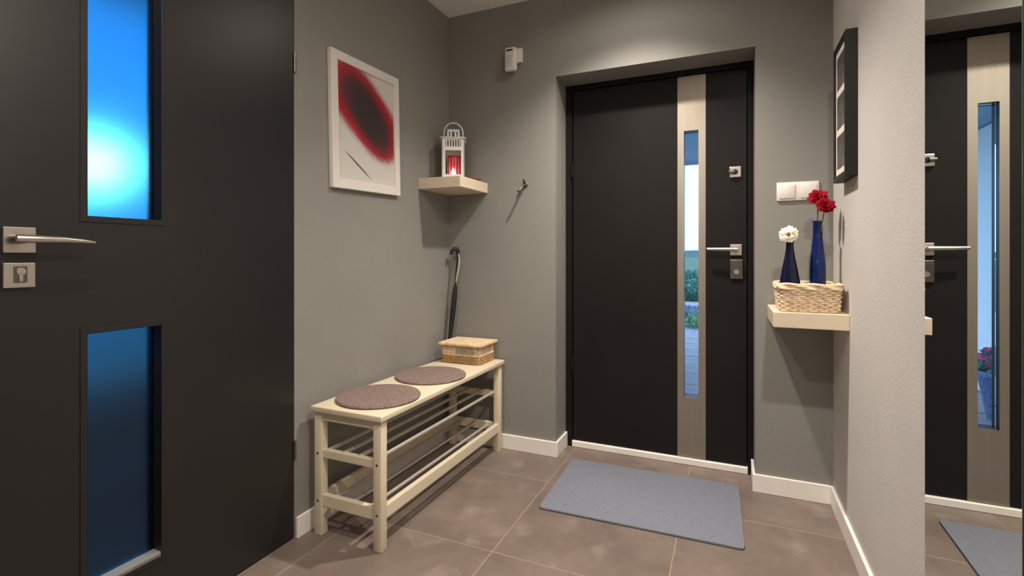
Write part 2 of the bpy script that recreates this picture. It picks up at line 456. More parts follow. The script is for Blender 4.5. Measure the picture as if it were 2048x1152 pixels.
# lever handle
hd = obj('handle_plate', bx(0.000, 0.054, YD-0.010, YD, 1.066, 1.120, 0.002), M['nickel'], d2, origin=(0.027, YD, 1.093))
bm = BM(); tube(bm, [(0.026, YD-0.008, 1.095), (0.026, YD-0.050, 1.095)], 0.010, 12)
tube(bm, [(0.034, YD-0.050, 1.096), (0.0, YD-0.052, 1.096), (-0.05, YD-0.054, 1.096), (-0.104, YD-0.050, 1.097)], [0.010, 0.0095, 0.0085, 0.007], 12)
obj('lever', bm, M['nickel'], hd, smooth=True)
lk = obj('lock_plate', bx(-0.001, 0.058, YD-0.012, YD, 0.950, 1.046, 0.003), M['nickel_dark'], d2, origin=(0.03, YD, 1.0))
bm = BM(); lathe(bm, [(0.0, -0.020), (0.012, -0.020), (0.013, -0.012)], (0.029, YD, 0.985), 20, 'Y'); obj('cylinder', bm, M['nickel'], lk, smooth=True)
bt = obj('bolt_plate', bx(-0.004, 0.052, YD-0.010, YD, 1.448, 1.504, 0.005), M['nickel'], d2, origin=(0.024, YD, 1.475))
bm = BM(); lathe(bm, [(0.0, -0.0125), (0.013, -0.0125), (0.013, -0.010)], (0.024, YD, 1.476), 20, 'Y'); obj('bolt_hub', bm, M['black_plastic'], bt, smooth=True)
bm = BM(); box(bm, -0.006, 0.022, YD-0.030, YD-0.012, 1.470, 1.481, 0.002); obj('thumb_turn', bm, M['nickel_dark'], bt)

# ------------------------------------------------------------------ flush side door (door_1)
d1 = thing('door_1', 'tall anthracite side door with two blue frosted glass panes', 'door', (XL, 0.94, 0), kind='structure')
WY0, WY1 = 0.724, 0.903
WIN = ((1.168, 1.925), (0.205, 0.866))
XA, XB = XL-0.070, XL
ly0, ly1 = DY0+0.004, DY1-0.004
bm = BM()
box(bm, XA, XB, ly0, WY0, 0.008, DZ-0.004); box(bm, XA, XB, WY1, ly1, 0.008, DZ-0.004)
for a, b_ in ((0.008, WIN[1][0]), (WIN[1][1], WIN[0][0]), (WIN[0][1], DZ-0.004)): box(bm, XA, XB, WY0, WY1, a, b_)
obj('door_leaf', bm, M['door_dark'], d1)
for k, (z0, z1) in enumerate(WIN):
    tag(obj('glass_pane', bx(XL-0.046, XL-0.034, WY0, WY1, z0, z1), M['frosted'], d1, origin=(XL-0.04, (WY0+WY1)/2, (z0+z1)/2)), 'blue frosted glass')
    bm = BM(); t = 0.016; xo = XL+0.0025
    box(bm, XL, xo, WY0-t, WY0, z0-t, z1+t, 0.0008, 1); box(bm, XL, xo, WY1, WY1+t*0.6, z0-t, z1+t, 0.0008, 1)
    box(bm, XL, xo, WY0, WY1, z1, z1+t, 0.0008, 1); box(bm, XL, xo, WY0, WY1, z0-t, z0, 0.0008, 1)
    bead = obj('glazing_bead', bm, M['door_dark'], d1)
    sc_z = (1.245, 1.497, 1.746) if k == 0 else (0.300, 0.531, 0.788)
    for z in sc_z:
        for y in (WY0-0.011, WY1+0.005):
            bm = BM(); lathe(bm, [(0.0, 0.0036), (0.0028, 0.0032), (0.0036, 0.002)], (XL, y, z), 10, 'X')
            obj('screw', bm, M['black_plastic'], bead, smooth=True, origin=(XL, y, z))
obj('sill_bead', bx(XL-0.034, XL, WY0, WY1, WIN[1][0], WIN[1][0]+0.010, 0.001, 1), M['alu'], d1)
hp = obj('handle_plate', bx(XL, XL+0.010, 0.560, 0.618, 1.073, 1.132, 0.0015), M['nickel'], d1, origin=(XL, 0.589, 1.102))
bm = BM(); tube(bm, [(XL+0.008, 0.578, 1.104), (XL+0.052, 0.578, 1.104)], [0.0115, 0.0105], 14); obj('handle_neck', bm, M['nickel_dark'], hp, smooth=True)
bm = BM()
tube(bm, [(XL+0.052, 0.566, 1.105), (XL+0.056, 0.60, 1.1045), (XL+0.056, 0.65, 1.104), (XL+0.053, 0.69, 1.1015), (XL+0.050, 0.716, 1.099)], [0.0085, 0.009, 0.0078, 0.0058, 0.0032], 14)
obj('lever', bm, M['nickel'], hp, smooth=True)
lp = obj('lock_plate', bx(XL, XL+0.010, 0.560, 0.617, 0.993, 1.050, 0.0015), M['nickel'], d1, origin=(XL, 0.589, 1.021))
bm = BM(); box(bm, XL+0.0095, XL+0.0105, 0.577, 0.602, 1.004, 1.042, 0.0003, 1); obj('keyhole_recess', bm, M['nickel_dark'], lp)
bm = BM(); lathe(bm, [(0.0, 0.014), (0.0085, 0.0135), (0.009, 0.010)], (XL, 0.590, 1.030), 20, 'X'); box(bm, XL+0.010, XL+0.0135, 0.586, 0.594, 1.007, 1.027, 0.001, 1)
obj('cylinder', bm, M['nickel'], lp, smooth=True)
for z in (1.755, 0.30):
    bm = BM(); tube(bm, [(XL+0.004, DY1-0.002, z), (XL+0.004, DY1-0.002, z+0.07)], 0.005, 10); obj('hinge', bm, M['nickel_dark'], d1, smooth=True)
bm = BM(); box(bm, XL-0.14, XL-0.075, DY0, DY0+0.02, 0, DZ); box(bm, XL-0.14, XL-0.075, DY1-0.02, DY1, 0, DZ); box(bm, XL-0.14, XL-0.075, DY0, DY1, DZ-0.02, DZ)
obj('door_stop', bm, M['black_gasket'], d1)

# side room beyond the frosted panes: floor, walls and a tall bare window
SXW = -2.80
structure('floor_side_room', bx(SXW, XL-0.14, -0.8, 3.2, -0.12, -0.003), M['side_floor'], 'dark floor of the side room seen through blue frosted glass', 'floor')
bm = BM(); box(bm, SXW, XL-0.14, -0.8, 3.2, ZC, ZC+0.12)
structure('ceiling_side_room', bm, M['side_wall'], 'ceiling of the side room behind blue frosted glass', 'ceiling')
bm = BM()
box(bm, SXW-0.12, SXW, -0.8, 0.5, 0, ZC); box(bm, SXW-0.12, SXW, 2.95, 3.2, 0, ZC); box(bm, SXW-0.12, SXW, 0.5, 2.95, 0, 0.44); box(bm, SXW-0.12, SXW, 0.5, 2.95, 2.42, ZC)
box(bm, SXW-0.12, XL-0.14, -0.9, -0.8, 0, ZC); box(bm, SXW-0.12, XL-0.14, 3.2, 3.3, 0, ZC)
structure('wall_side_room', bm, M['side_wall'], 'grey walls of the side room behind blue frosted glass', 'wall')
w1 = thing('window_1', 'wide window of the side room glowing through frosted glass', 'window', (SXW, 1.72, 0.44), kind='structure')
bm = BM(); a, b_ = SXW-0.09, SXW-0.03
box(bm, a, b_, 0.5, 0.55, 0.44, 2.42); box(bm, a, b_, 2.90, 2.95, 0.44, 2.42); box(bm, a, b_, 0.55, 2.90, 0.44, 0.48); box(bm, a, b_, 0.55, 2.90, 2.38, 2.42)
obj('window_frame', bm, M['white_trim'], w1)
obj('glass_pane', bx(SXW-0.065, SXW-0.055, 0.55, 2.90, 0.48, 2.38), M['clear_glass'], w1)

# ------------------------------------------------------------------ mirror on the right wall
MY0, MY1 = 0.988, 1.394
bm = BM(); box(bm, 0.4012, 0.4055, MY0, MY1, 0.10, 2.15)
bm.faces.ensure_lookup_table()
mo = thing('mirror', 'tall frameless wall mirror with green glass edge reflecting the entrance door', 'mirror', (0.4055, (MY0+MY1)/2, 0.10))
obj('glass_edge', bm, M['mirror_edge'], mo)
obj('mirror_face', bx(0.4008, 0.4012, MY0+0.0006, MY1-0.0006, 0.1006, 2.1494), M['mirror'], mo)

# ------------------------------------------------------------------ bench
bX0, bX1, bY0, bY1, bZ = -1.465, -1.131, 1.424, 2.4755, 0.4935
be = thing('shoe_bench', 'cream wooden shoe bench with two metal-rod racks along the left wall', 'bench', ((bX0+bX1)/2, (bY0+bY1)/2, 0))
obj('seat', bx(bX0, bX1, bY0, bY1, bZ-0.022, bZ, 0.004, 3), M['bench'], be, smooth=True)
LG = 0.036
lx0, lx1, ly0_, ly1_ = bX0+0.008, bX1-0.010, bY0+0.011, bY1-0.011
for X in (lx0, lx1-LG):
    for Y in (ly0_, ly1_-LG):
        lg = obj('leg', bx(X, X+LG, Y, Y+LG, 0, bZ-0.022, 0.004, 2), M['bench'], be, smooth=True, origin=(X+LG/2, Y+LG/2, 0))
        yo = Y if Y == ly0_ else Y+LG
        for z in (0.313, 0.132):
            bm = BM(); s = -1 if Y == ly0_ else 1
            lathe(bm, [(0.0, s*0.0012), (0.0045, s*0.0010), (0.005, -s*0.0005)], (X+LG*0.5, yo, z), 12, 'Y')
            obj('bolt', bm, M['nickel_dark'], lg, smooth=True)
for Y in (ly0_+0.006, ly1_-LG+0.006):
    obj('end_rail', bx(lx0+LG, lx1-LG, Y, Y+0.024, bZ-0.056, bZ-0.022, 0.002, 1), M['bench'], be)
    obj('end_rail', bx(lx0+LG-0.002, lx1-LG+0.002, Y, Y+0.022, 0.296, 0.328, 0.003, 2), M['bench'], be)
    obj('end_rail', bx(lx0+LG-0.002, lx1-LG+0.002, Y, Y+0.022, 0.110, 0.156, 0.003, 2), M['bench'], be)
    bm = BM()     # small corner block under the low end rail
    vs = [(lx0+LG, 0.110), (lx0+LG, 0.075), (lx0+LG+0.03, 0.110)]
    A = [bm.verts.new((x, Y+0.002, z)) for x, z in vs]; B = [bm.verts.new((x, Y+0.020, z)) for x, z in vs]
    bm.faces.new(A); bm.faces.new(B[::-1])
    for i in range(3): bm.faces.new((A[i], A[(i+1) % 3], B[(i+1) % 3], B[i]))
    obj('corner_block', bm, M['bench'], be)
for X in (lx0+0.004, lx1-0.026):
    obj('long_rail', bx(X, X+0.022, ly0_+LG-0.002, ly1_-LG+0.002, 0.108, 0.156, 0.003, 2), M['bench'], be)
for i in range(4):
    X = lx0+LG+0.016+i*(lx1-lx0-2*LG-0.020)/3
    bm = BM(); tube(bm, [(X, ly0_+0.010, 0.322), (X, ly1_-0.010, 0.322)], 0.0075, 10)
    obj('rod', bm, M['rod'], be, smooth=True, origin=(X, (bY0+bY1)/2, 0.322))
for i in range(3):
    X = lx0+LG+0.040+i*(lx1-lx0-2*LG-0.080)/2
    bm = BM(); tube(bm, [(X, ly0_+0.010, 0.138), (X, ly1_-0.010, 0.138)], 0.0075, 10)
    obj('rod', bm, M['rod'], be, smooth=True, origin=(X, (bY0+bY1)/2, 0.138))

# felt seat pads
for k, (cx, cy, lab) in enumerate(((-1.297, 1.618, 'round mauve felt seat pad at the near end of the bench'),
                                   (-1.297, 1.998, 'round mauve felt seat pad in the middle of the bench, beside the basket'))):
    bm = BM()
    lathe(bm, [(0.0, 0.0), (0.160, 0.0), (0.1655, 0.003), (0.1665, 0.007), (0.163, 0.0115), (0.15, 0.0125), (0.0, 0.0125)], (cx, cy, bZ+0.0003), 64)
    tag(obj('seat_pad', bm, M['felt'], smooth=True, origin=(cx, cy, bZ)), lab, 'cushion', 'felt pads on the bench')

# ------------------------------------------------------------------ wicker
def loop_pts(x0, x1, y0, y1, r, n_side=10):
    return rrect(x0, x1, y0, y1, r, 4)

def resample(poly, step):
    out = []; n = len(poly)
    L = [0]
    for i in range(n):
        a, b_ = poly[i], poly[(i+1) % n]; L.append(L[-1]+math.hypot(b_[0]-a[0], b_[1]-a[1]))
    tot = L[-1]; m = max(8, int(tot/step)); m -= m % 2; i = 0
    for k in range(m):
        s = tot*k/m
        while L[i+1] < s: i += 1
        f = (s-L[i])/max(1e-9, L[i+1]-L[i]); a, b_ = poly[i], poly[(i+1) % n]
        tx, ty = b_[0]-a[0], b_[1]-a[1]; l = math.hypot(tx, ty) or 1
        out.append((a[0]+tx*f, a[1]+ty*f, ty/l, -tx/l))
    return out

def weave(x0, x1, y0, y1, r, zs, step, amp, rad, flare=0.0):
    """woven strands: each course winds in and out of the stakes"""
    bm = BM()
    for j, z in enumerate(zs):
        e = flare*j/max(1, len(zs)-1)
        P = resample(rrect(x0-e, x1+e, y0-e, y1+e, r), step)
        pts = []
        for k, (x, y, nx, ny) in enumerate(P):
            s = amp*(1 if (k+j) % 2 else -1)
            pts.append((x+nx*s, y+ny*s, z+random.uniform(-0.0006, 0.0006)))
        # smooth doubling
        q = []
        for k in range(len(pts)):
            a, b_ = pts[k], pts[(k+1) % len(pts)]
            q += [a, tuple((a[i]+b_[i])/2 for i in range(3))]
        tube(bm, q, rad*random.uniform(0.88, 1.1), 6, closed=True)
    return bm

def stakes(x0, x1, y0, y1, r, z0, z1, step, rad):
    bm = BM()
    for x, y, nx, ny in resample(rrect(x0, x1, y0, y1, r), step): tube(bm, [(x, y, z0), (x, y, z1)], rad, 5)
    return bm

# lidded basket at the far end of the bench
kx0, kx1, ky0, ky1, kz = -1.425, -1.182, 2.285, 2.468, bZ+0.0005
kb = thing('lidded_basket', 'small lidded wicker basket at the far end of the cream bench', 'basket', ((kx0+kx1)/2, (ky0+ky1)/2, kz))
obj('lining', prism(BM(), rrect(kx0+0.008, kx1-0.008, ky0+0.008, ky1-0.008, 0.012), kz+0.002, kz+0.090), M['liner'], kb)
a = 0.006
obj('weave', weave(kx0+a, kx1-a, ky0+a, ky1-a, 0.014, [kz+0.005+0.0076*i for i in range(5)], 0.016, 0.0022, 0.0042), M['wicker_mid'], kb, smooth=True, kind='stuff')
tag(obj('band', weave(kx0+a, kx1-a, ky0+a, ky1-a, 0.014, [kz+0.046], 0.02, 0.001, 0.0052), M['wicker_pale'], kb, smooth=True), 'pale band round the basket body')
obj('upper_weave', weave(kx0+a, kx1-a, ky0+a, ky1-a, 0.014, [kz+0.055+0.0076*i for i in range(5)], 0.016, 0.0022, 0.0042), M['wicker_pale'], kb, smooth=True, kind='stuff')
obj('corner_stake', stakes(kx0+a, kx1-a, ky0+a, ky1-a, 0.014, kz, kz+0.090, 0.032, 0.0026), M['wicker_dark'], kb, smooth=True, kind='stuff')
tag(obj('label_holder', bx(kx0+0.10, kx0+0.205, ky0-0.004, ky0+0.002, kz+0.056, kz+0.078, 0.001, 1), plain('grey_reed', (0.30, 0.26, 0.21), 0.7, var=0.2, scale=60), kb), 'greyish reed patch on the front')
l0, l1, m0, m1 = kx0-0.012, kx1+0.012, ky0-0.014, ky1+0.016
bm = prism(BM(), rrect(l0+0.006, l1-0.006, m0+0.006, m1-0.006, 0.012), kz+0.094, kz+0.104)
lid = obj('lid', bm, M['wicker'], kb)
bm = BM(); n = 22
for i in range(n):
    y = m0+0.010+(m1-m0-0.020)*i/(n-1)
    tube(bm, [(l0+0.008, y, kz+0.105), (l1-0.008, y, kz+0.105)], 0.0036, 6)
obj('lid_reeds', bm, M['wicker_pale'], lid, smooth=True, kind='stuff')
P = [(x, y, kz+0.100) for x, y, _, _ in resample(rrect(l0+0.004, l1-0.004, m0+0.004, m1-0.004, 0.012), 0.01)]
bm = BM(); tube(bm, P, 0.0065, 8, closed=True)
obj('lid_rim', bm, M['wicker'], lid, smooth=True)

# ------------------------------------------------------------------ floating shelves
SH = 0.057
sA = obj('corner_shelf', bx(XL+0.0004, -1.246, 2.189, YB-0.0004, 1.414, 1.470, 0.002, 1), M['shelf'], origin=(XL+0.127, 2.345, 1.414))
tag(sA, 'pale wooden floating shelf in the left corner carrying the lantern', 'shelf')
sB = obj('corner_shelf', bx(0.154, XR-0.0004, 2.178, YB-0.0004, 0.787, 0.847, 0.002, 1), M['shelf'], origin=(0.28, 2.34, 0.787))
tag(sB, 'pale wooden floating shelf on the right carrying basket and blue vases', 'shelf')

# ------------------------------------------------------------------ lantern with candle
LC = Vector((-1.380, 2.350, 1.4704)); ang = R(29)
ln = thing('lantern', 'white metal candle lantern with slotted top on the corner shelf', 'lantern', LC)
ln.rotation_euler = (0, 0, ang)
W = 0.060
def lb(name, bm, mat, **k):      # parts given about the lantern's own base
    bmesh.ops.translate(bm, verts=bm.verts, vec=LC)
    return obj(name, bm, mat, ln, **k)
lb('base', bx(-W-0.003, W+0.003, -W-0.003, W+0.003, 0, 0.012, 0.001, 1), M['lantern'])
for sx in (-1, 1):
    for sy in (-1, 1):
        lb('post', bx(sx*W-sx*0.018, sx*W, sy*W-sy*0.006, sy*W, 0.012, 0.222), M['lantern'])
        lb('post', bx(sx*W-sx*0.006, sx*W, sy*W-sy*0.018, sy*W, 0.012, 0.222), M['lantern'])
w = W-0.018
for s in (1, 2, 3):              # closed sides with a barred opening
    def side(name, bm):
        bmesh.ops.rotate(bm, verts=bm.verts, cent=(0, 0, 0), matrix=Matrix.Rotation(math.pi/2*s, 3, 'Z'))
        lb(name, bm, M['lantern'])
    side('rail', bx(-w, w, -W, -W+0.002, 0.012, 0.030)); side('side_panel', bx(-w, w, -W, -W+0.002, 0.150, 0.222))
    for i in range(4):
        x = -w+(2*w)*(i+0.5)/4; side('bar', bx(x-0.005, x+0.005, -W, -W+0.002, 0.030, 0.150))
lb('rail', bx(-w, w, -W, -W+0.002, 0.012, 0.028), M['lantern']); lb('rail', bx(-w, w, -W, -W+0.002, 0.156, 0.176), M['lantern']); lb('rail', bx(-w, w, -W, -W+0.002, 0.213, 0.222), M['lantern'])
for i in range(6):
    x = -w+(2*w)*(i+0.5)/6; lb('bar', bx(x-0.0026, x+0.0026, -W, -W+0.002, 0.176, 0.213), M['lantern'])
bm = BM()
A = [bm.verts.new((sx*0.069, sy*0.069, 0.222)) for sx, sy in ((-1,-1),(1,-1),(1,1),(-1,1))]
A2 = [bm.verts.new((sx*0.069, sy*0.069, 0.225)) for sx, sy in ((-1,-1),(1,-1),(1,1),(-1,1))]
B = [bm.verts.new((sx*0.034, sy*0.034, 0.234)) for sx, sy in ((-1,-1),(1,-1),(1,1),(-1,1))]
bm.faces.new(A[::-1]); bm.faces.new(B)
for i in range(4):
    j = (i+1) % 4; bm.faces.new((A[i], A[j], A2[j], A2[i])); bm.faces.new((A2[i], A2[j], B[j], B[i]))
lb('roof', bm, M['lantern'])
bm = BM()
c = 0.033
for s in range(4):
    b2 = BM()
    for x in (-c+0.005, -c*0.36, c*0.36, c-0.005): box(b2, x-0.004, x+0.004, -c, -c+0.002, 0.233, 0.268)
    box(b2, -c, c, -c, -c+0.002, 0.262, 0.272)
    bmesh.ops.rotate(b2, verts=b2.verts, cent=(0, 0, 0), matrix=Matrix.Rotation(math.pi/2*s, 3, 'Z'))
    me = bpy.data.meshes.new('t'); b2.to_mesh(me); b2.free(); bm.from_mesh(me); bpy.data.meshes.remove(me)
box(bm, -c, c, -c, c, 0.270, 0.274)
lb('chimney', bm, M['lantern'])
bm = BM(); P = []
for i in range(25):
    a = math.pi*i/24; P.append((0.051*math.cos(a), 0, 0.262+0.055*math.sin(a)))
P = [(0.051, 0, 0.238)] + P + [(-0.051, 0, 0.238)]
tube(bm, P, 0.0035, 8)
for s in (-1, 1): tube(bm, [(s*0.030, 0, 0.240), (s*0.053, 0, 0.240)], 0.0035, 8)
lb('handle', bm, M['lantern'], smooth=True)
cd = thing('candle', 'red pillar candle standing inside the white lantern', 'candle', LC+Vector((0.004, 0.006, 0.012)))
bm = BM(); lathe(bm, [(0.0, 0.0003), (0.037, 0.0003), (0.038, 0.003), (0.038, 0.120), (0.035, 0.123), (0.0, 0.121)], cd.location, 32)
obj('wax', bm, M['red_wax'], cd, smooth=True)
for k in range(14):
    a = 2*math.pi*k/14; x, y = cd.location.x+0.0382*math.cos(a), cd.location.y+0.0382*math.sin(a)
    bm = BM(); tube(bm, [(x, y, cd.location.z+0.010), (x, y, cd.location.z+0.112)], 0.0032, 6)
    tag(obj('rib', bm, M['pink_wax'], cd, smooth=True, origin=(x, y, cd.location.z)), 'paler upright rib on the red candle')
bm = BM(); tube(bm, [cd.location+Vector((0, 0, 0.121)), cd.location+Vector((0.001, 0, 0.131))], 0.001, 6); obj('wick', bm, M['black_plastic'], cd)
fr = Vector((math.sin(ang), -math.cos(ang), 0))
tl = thing('tealight', 'glowing white tealight in front of the red candle in the lantern', 'candle', LC+fr*0.043+Vector((0, 0, 0.0122)))
bm = BM(); lathe(bm, [(0.0, 0.0), (0.014, 0.0), (0.0145, 0.002), (0.0145, 0.014), (0.0, 0.014)], tl.location, 24); obj('cup', bm, M['white_wax'], tl, smooth=True)
mfl, nt, b = newmat('tealight_flame')
b.inputs['Emission Color'].default_value = (1.0, 0.86, 0.72, 1); b.inputs['Emission Strength'].default_value = 18
bm = BM(); lathe(bm, [(0.0, 0.014), (0.008, 0.018), (0.012, 0.026), (0.008, 0.038), (0.0, 0.052)], tl.location, 12); obj('flame', bm, mfl, tl, smooth=True)

# small clay dish beside the lantern
bm = BM()
lathe(bm, [(0.0, 0.0), (0.018, 0.0), (0.020, 0.003), (0.033, 0.014), (0.035, 0.017), (0.033, 0.0175), (0.018, 0.006), (0.0, 0.005)], (-1.288, 2.425, 1.4703), 36)
tag(obj('dish', bm, M['terracotta'], smooth=True, origin=(-1.288, 2.425, 1.4703)), 'tiny reddish clay dish beside the lantern on the corner shelf', 'dish')

# ------------------------------------------------------------------ folded umbrella in the corner behind the bench
top = Vector((-1.4265, 2.478, 1.085)); bot = Vector((-1.455, 2.415, bZ+0.001))
def al(t): return bot.lerp(top, t)
um = thing('umbrella', 'slim black folded umbrella standing on the bench end, leaning into the corner', 'umbrella', bot)
bm = BM(); ts = [0, 0.03, 0.08, 0.25, 0.42, 0.56, 0.64, 0.68]
tube(bm, [al(t)+Vector((0.006*math.sin(t*2.6), 0, 0)) for t in ts], [0.003, 0.005, 0.008, 0.0125, 0.0145, 0.0145, 0.012, 0.008], 12)
cp = obj('canopy', bm, M['black_fabric'], um, smooth=True)
bm = BM()
for k in range(4):
    tube(bm, [al(t)+Vector((0.006*math.sin(t*2.6)+0.012*math.cos(k*1.57+t*5)*(0.3+t), 0.012*math.sin(k*1.57+t*5)*(0.3+t)-0.002, 0)) for t in (0.2, 0.32, 0.42, 0.52, 0.60)], [0.001, 0.004, 0.005, 0.005, 0.002], 6)
obj('canopy_fold', bm, M['black_fabric'], cp, smooth=True)
bm = BM(); tube(bm, [al(0.62)+Vector((0.005, 0, 0)), al(1.0)], 0.0055, 8); obj('shaft', bm, M['black_plastic'], um, smooth=True)
bm = BM()
P = [al(0.97), al(1.005), al(1.02)+Vector((-0.004, -0.004, 0.004)), al(1.022)+Vector((-0.018, -0.016, 0.005)), al(1.0)+Vector((-0.026, -0.024, 0.003)), al(0.975)+Vector((-0.026, -0.024, 0))]
tube(bm, P, [0.009, 0.012, 0.0125, 0.011, 0.010, 0.008], 10); obj('handle', bm, M['black_plastic'], um, smooth=True)
bm = BM()
P = [al(0.985)+Vector((0.010, -0.008, 0)), al(0.92)+Vector((0.022, -0.010, 0)), al(0.84)+Vector((0.021, -0.012, 0)), al(0.77)+Vector((0.016, -0.012, 0)), al(0.71)+Vector((0.012, -0.010, 0))]
tube(bm, P, [0.003, 0.0045, 0.0055, 0.005, 0.003], 8); tag(obj('wrist_strap', bm, M['strap'], um, smooth=True), 'pale grey wrist strap')

# ------------------------------------------------------------------ wall pieces
# abstract print
pc = thing('picture', 'white framed abstract print of a red and black smear above the bench', 'picture', (XL, 1.777, 1.635))
pc.rotation_euler = (R(1.5), 0, 0)
pcx, pcz = 1.777, 1.635
hw, hh, fw = 0.225, 0.284, 0.038
bm = BM(); x1 = XL+0.022
box(bm, XL+0.0005, x1, pcx-hw, pcx-hw+fw, pcz-hh, pcz+hh, 0.0015, 1); box(bm, XL+0.0005, x1, pcx+hw-fw, pcx+hw, pcz-hh, pcz+hh, 0.0015, 1)
box(bm, XL+0.0005, x1, pcx-hw+fw, pcx+hw-fw, pcz+hh-fw, pcz+hh, 0.0015, 1); box(bm, XL+0.0005, x1, pcx-hw+fw, pcx+hw-fw, pcz-hh, pcz-hh+fw, 0.0015, 1)
obj('frame', bm, M['white_frame'], pc)
obj('mat_board', bx(XL+0.004, XL+0.012, pcx-hw+fw, pcx+hw-fw, pcz-hh+fw, pcz+hh-fw), M['mat_board'], pc)
obj('print', bx(XL+0.012, XL+0.0128, pcx-hw+fw, pcx+hw-fw, pcz-hh+fw, pcz+hh-fw), M['art'], pc, origin=(XL+0.0124, pcx, pcz))

# black frame with three small pictures on the right wall
bp_ = thing('photo_frame', 'deep black frame holding three small dark photos in white mats', 'picture', (XR, 2.16, 1.60))
fx0, fx1, fy0, fy1, fz0, fz1 = XR-0.037, XR-0.0005, 2.052, 2.272, 1.345, 1.856
f = 0.020; bm = BM()
box(bm, fx0, fx1, fy0, fy0+f, fz0, fz1, 0.001, 1); box(bm, fx0, fx1, fy1-f, fy1, fz0, fz1, 0.001, 1)
box(bm, fx0, fx1, fy0+f, fy1-f, fz0, fz0+f, 0.001, 1); box(bm, fx0, fx1, fy0+f, fy1-f, fz1-f, fz1, 0.001, 1)
obj('frame', bm, M['black_frame'], bp_)
obj('mat_board', bx(fx0+0.006, fx0+0.010, fy0+f, fy1-f, fz0+f, fz1-f), M['mat_board'], bp_)
ph = (fz1-fz0-2*f-4*0.026)/3
for i in range(3):
    z = fz0+f+0.026+i*(ph+0.026)
    obj('photo', bx(fx0+0.0052, fx0+0.006, fy0+f+0.022, fy1-f-0.022, z, z+ph), M['photo'], bp_, origin=(fx0, 2.16, z))

# alarm sensor
sn = thing('motion_sensor', 'small white alarm motion sensor high on the grey back wall', 'sensor', (-1.085, YB, 2.06))
obj('bracket', bx(-1.085, -1.030, YB-0.022, YB-0.0003, 2.114, 2.190, 0.004), M['white_plastic'], sn, smooth=True)
bm = bx(-1.121, -1.056, YB-0.050, YB-0.018, 2.066, 2.192, 0.008, 3)
body = obj('body', bm, M['white_plastic'], sn, smooth=True)
obj('sensor_slot', bx(-1.110, -1.072, YB-0.0515, YB-0.0495, 2.170, 2.179, 0.0008, 1), M['black_plastic'], sn)
obj('lens', bx(-1.108, -1.075, YB-0.0525, YB-0.0495, 2.088, 2.148, 0.001, 1), plain('milky_lens', (0.62, 0.60, 0.57), 0.5), sn)

# coat hook
hk = thing('coat_hook', 'small dull metal coat hook on the back wall beside the door', 'hook', (-1.020, YB, 1.44))
bm = BM(); lathe(bm, [(0.016, -0.0003), (0.016, -0.004), (0.012, -0.007), (0.0, -0.008)], (-1.018, YB, 1.450), 24, 'Y'); obj('rose', bm, M['hook'], hk, smooth=True)
bm = BM(); tube(bm, [(-1.018, YB-0.006, 1.450), (-1.020, YB-0.028, 1.443), (-1.026, YB-0.042, 1.426), (-1.032, YB-0.052, 1.412), (-1.036, YB-0.060, 1.408)], [0.007, 0.0065, 0.006, 0.006, 0.0065], 10)
obj('lower_prong', bm, M['hook'], hk, smooth=True)
bm = BM(); tube(bm, [(-1.018, YB-0.008, 1.454), (-1.016, YB-0.024, 1.462), (-1.014, YB-0.034, 1.472)], [0.0065, 0.006, 0.007], 10); obj('upper_prong', bm, M['hook'], hk, smooth=True)

# double light switch
sw = thing('light_switch', 'white double light switch beside the entrance door above the vases', 'switch', (0.271, YB, 1.348))
obj('plate', bx(0.190, 0.352, YB-0.008, YB-0.0003, 1.307, 1.389, 0.003, 2), M['white_plastic'], sw, smooth=True)
for x0 in (0.199, 0.281):
    obj('rocker', bx(x0, x0+0.062, YB-0.0125, YB-0.008, 1.317, 1.379, 0.002, 2), M['white_plastic'], sw, smooth=True, origin=(x0+0.031, YB, 1.348))

# ------------------------------------------------------------------ right shelf: basket, vases, flowers
zS = 0.8473
rx0, rx1, ry0, ry1 = 0.182, 0.378, 2.200, 2.395
rb = thing('open_basket', 'pale open wicker basket on the right shelf holding blue vases', 'basket', ((rx0+rx1)/2, (ry0+ry1)/2, zS))
bm = prism(BM(), rrect(rx0+0.006, rx1-0.006, ry0+0.006, ry1-0.006, 0.012), zS+0.001, zS+0.007)
obj('bottom', bm, M['wicker'], rb)
obj('weave', weave(rx0, rx1, ry0, ry1, 0.016, [zS+0.005+0.0079*i for i in range(11)], 0.017, 0.0025, 0.0043, flare=0.006), M['wicker_pale'], rb, smooth=True, kind='stuff')
obj('stakes', stakes(rx0-0.002, rx1+0.002, ry0-0.002, ry1+0.002, 0.016, zS+0.001, zS+0.094, 0.034, 0.0028), M['wicker'], rb, smooth=True, kind='stuff')
bm = BM()
for k, dz in enumerate((0.0, 0.008, 0.015)):
    e = 0.009
    P = resample(rrect(rx0-e, rx1+e, ry0-e, ry1+e, 0.02), 0.012)
    tube(bm, [(x+nx*0.003*math.sin(i*0.9+k*2), y+ny*0.003*math.sin(i*0.9+k*2), zS+0.091+dz+0.0018*math.cos(i*0.9+k*2)) for i, (x, y, nx, ny) in enumerate(P)], 0.0058, 7, closed=True)
obj('rim', bm, M['wicker_pale'], rb, smooth=True)

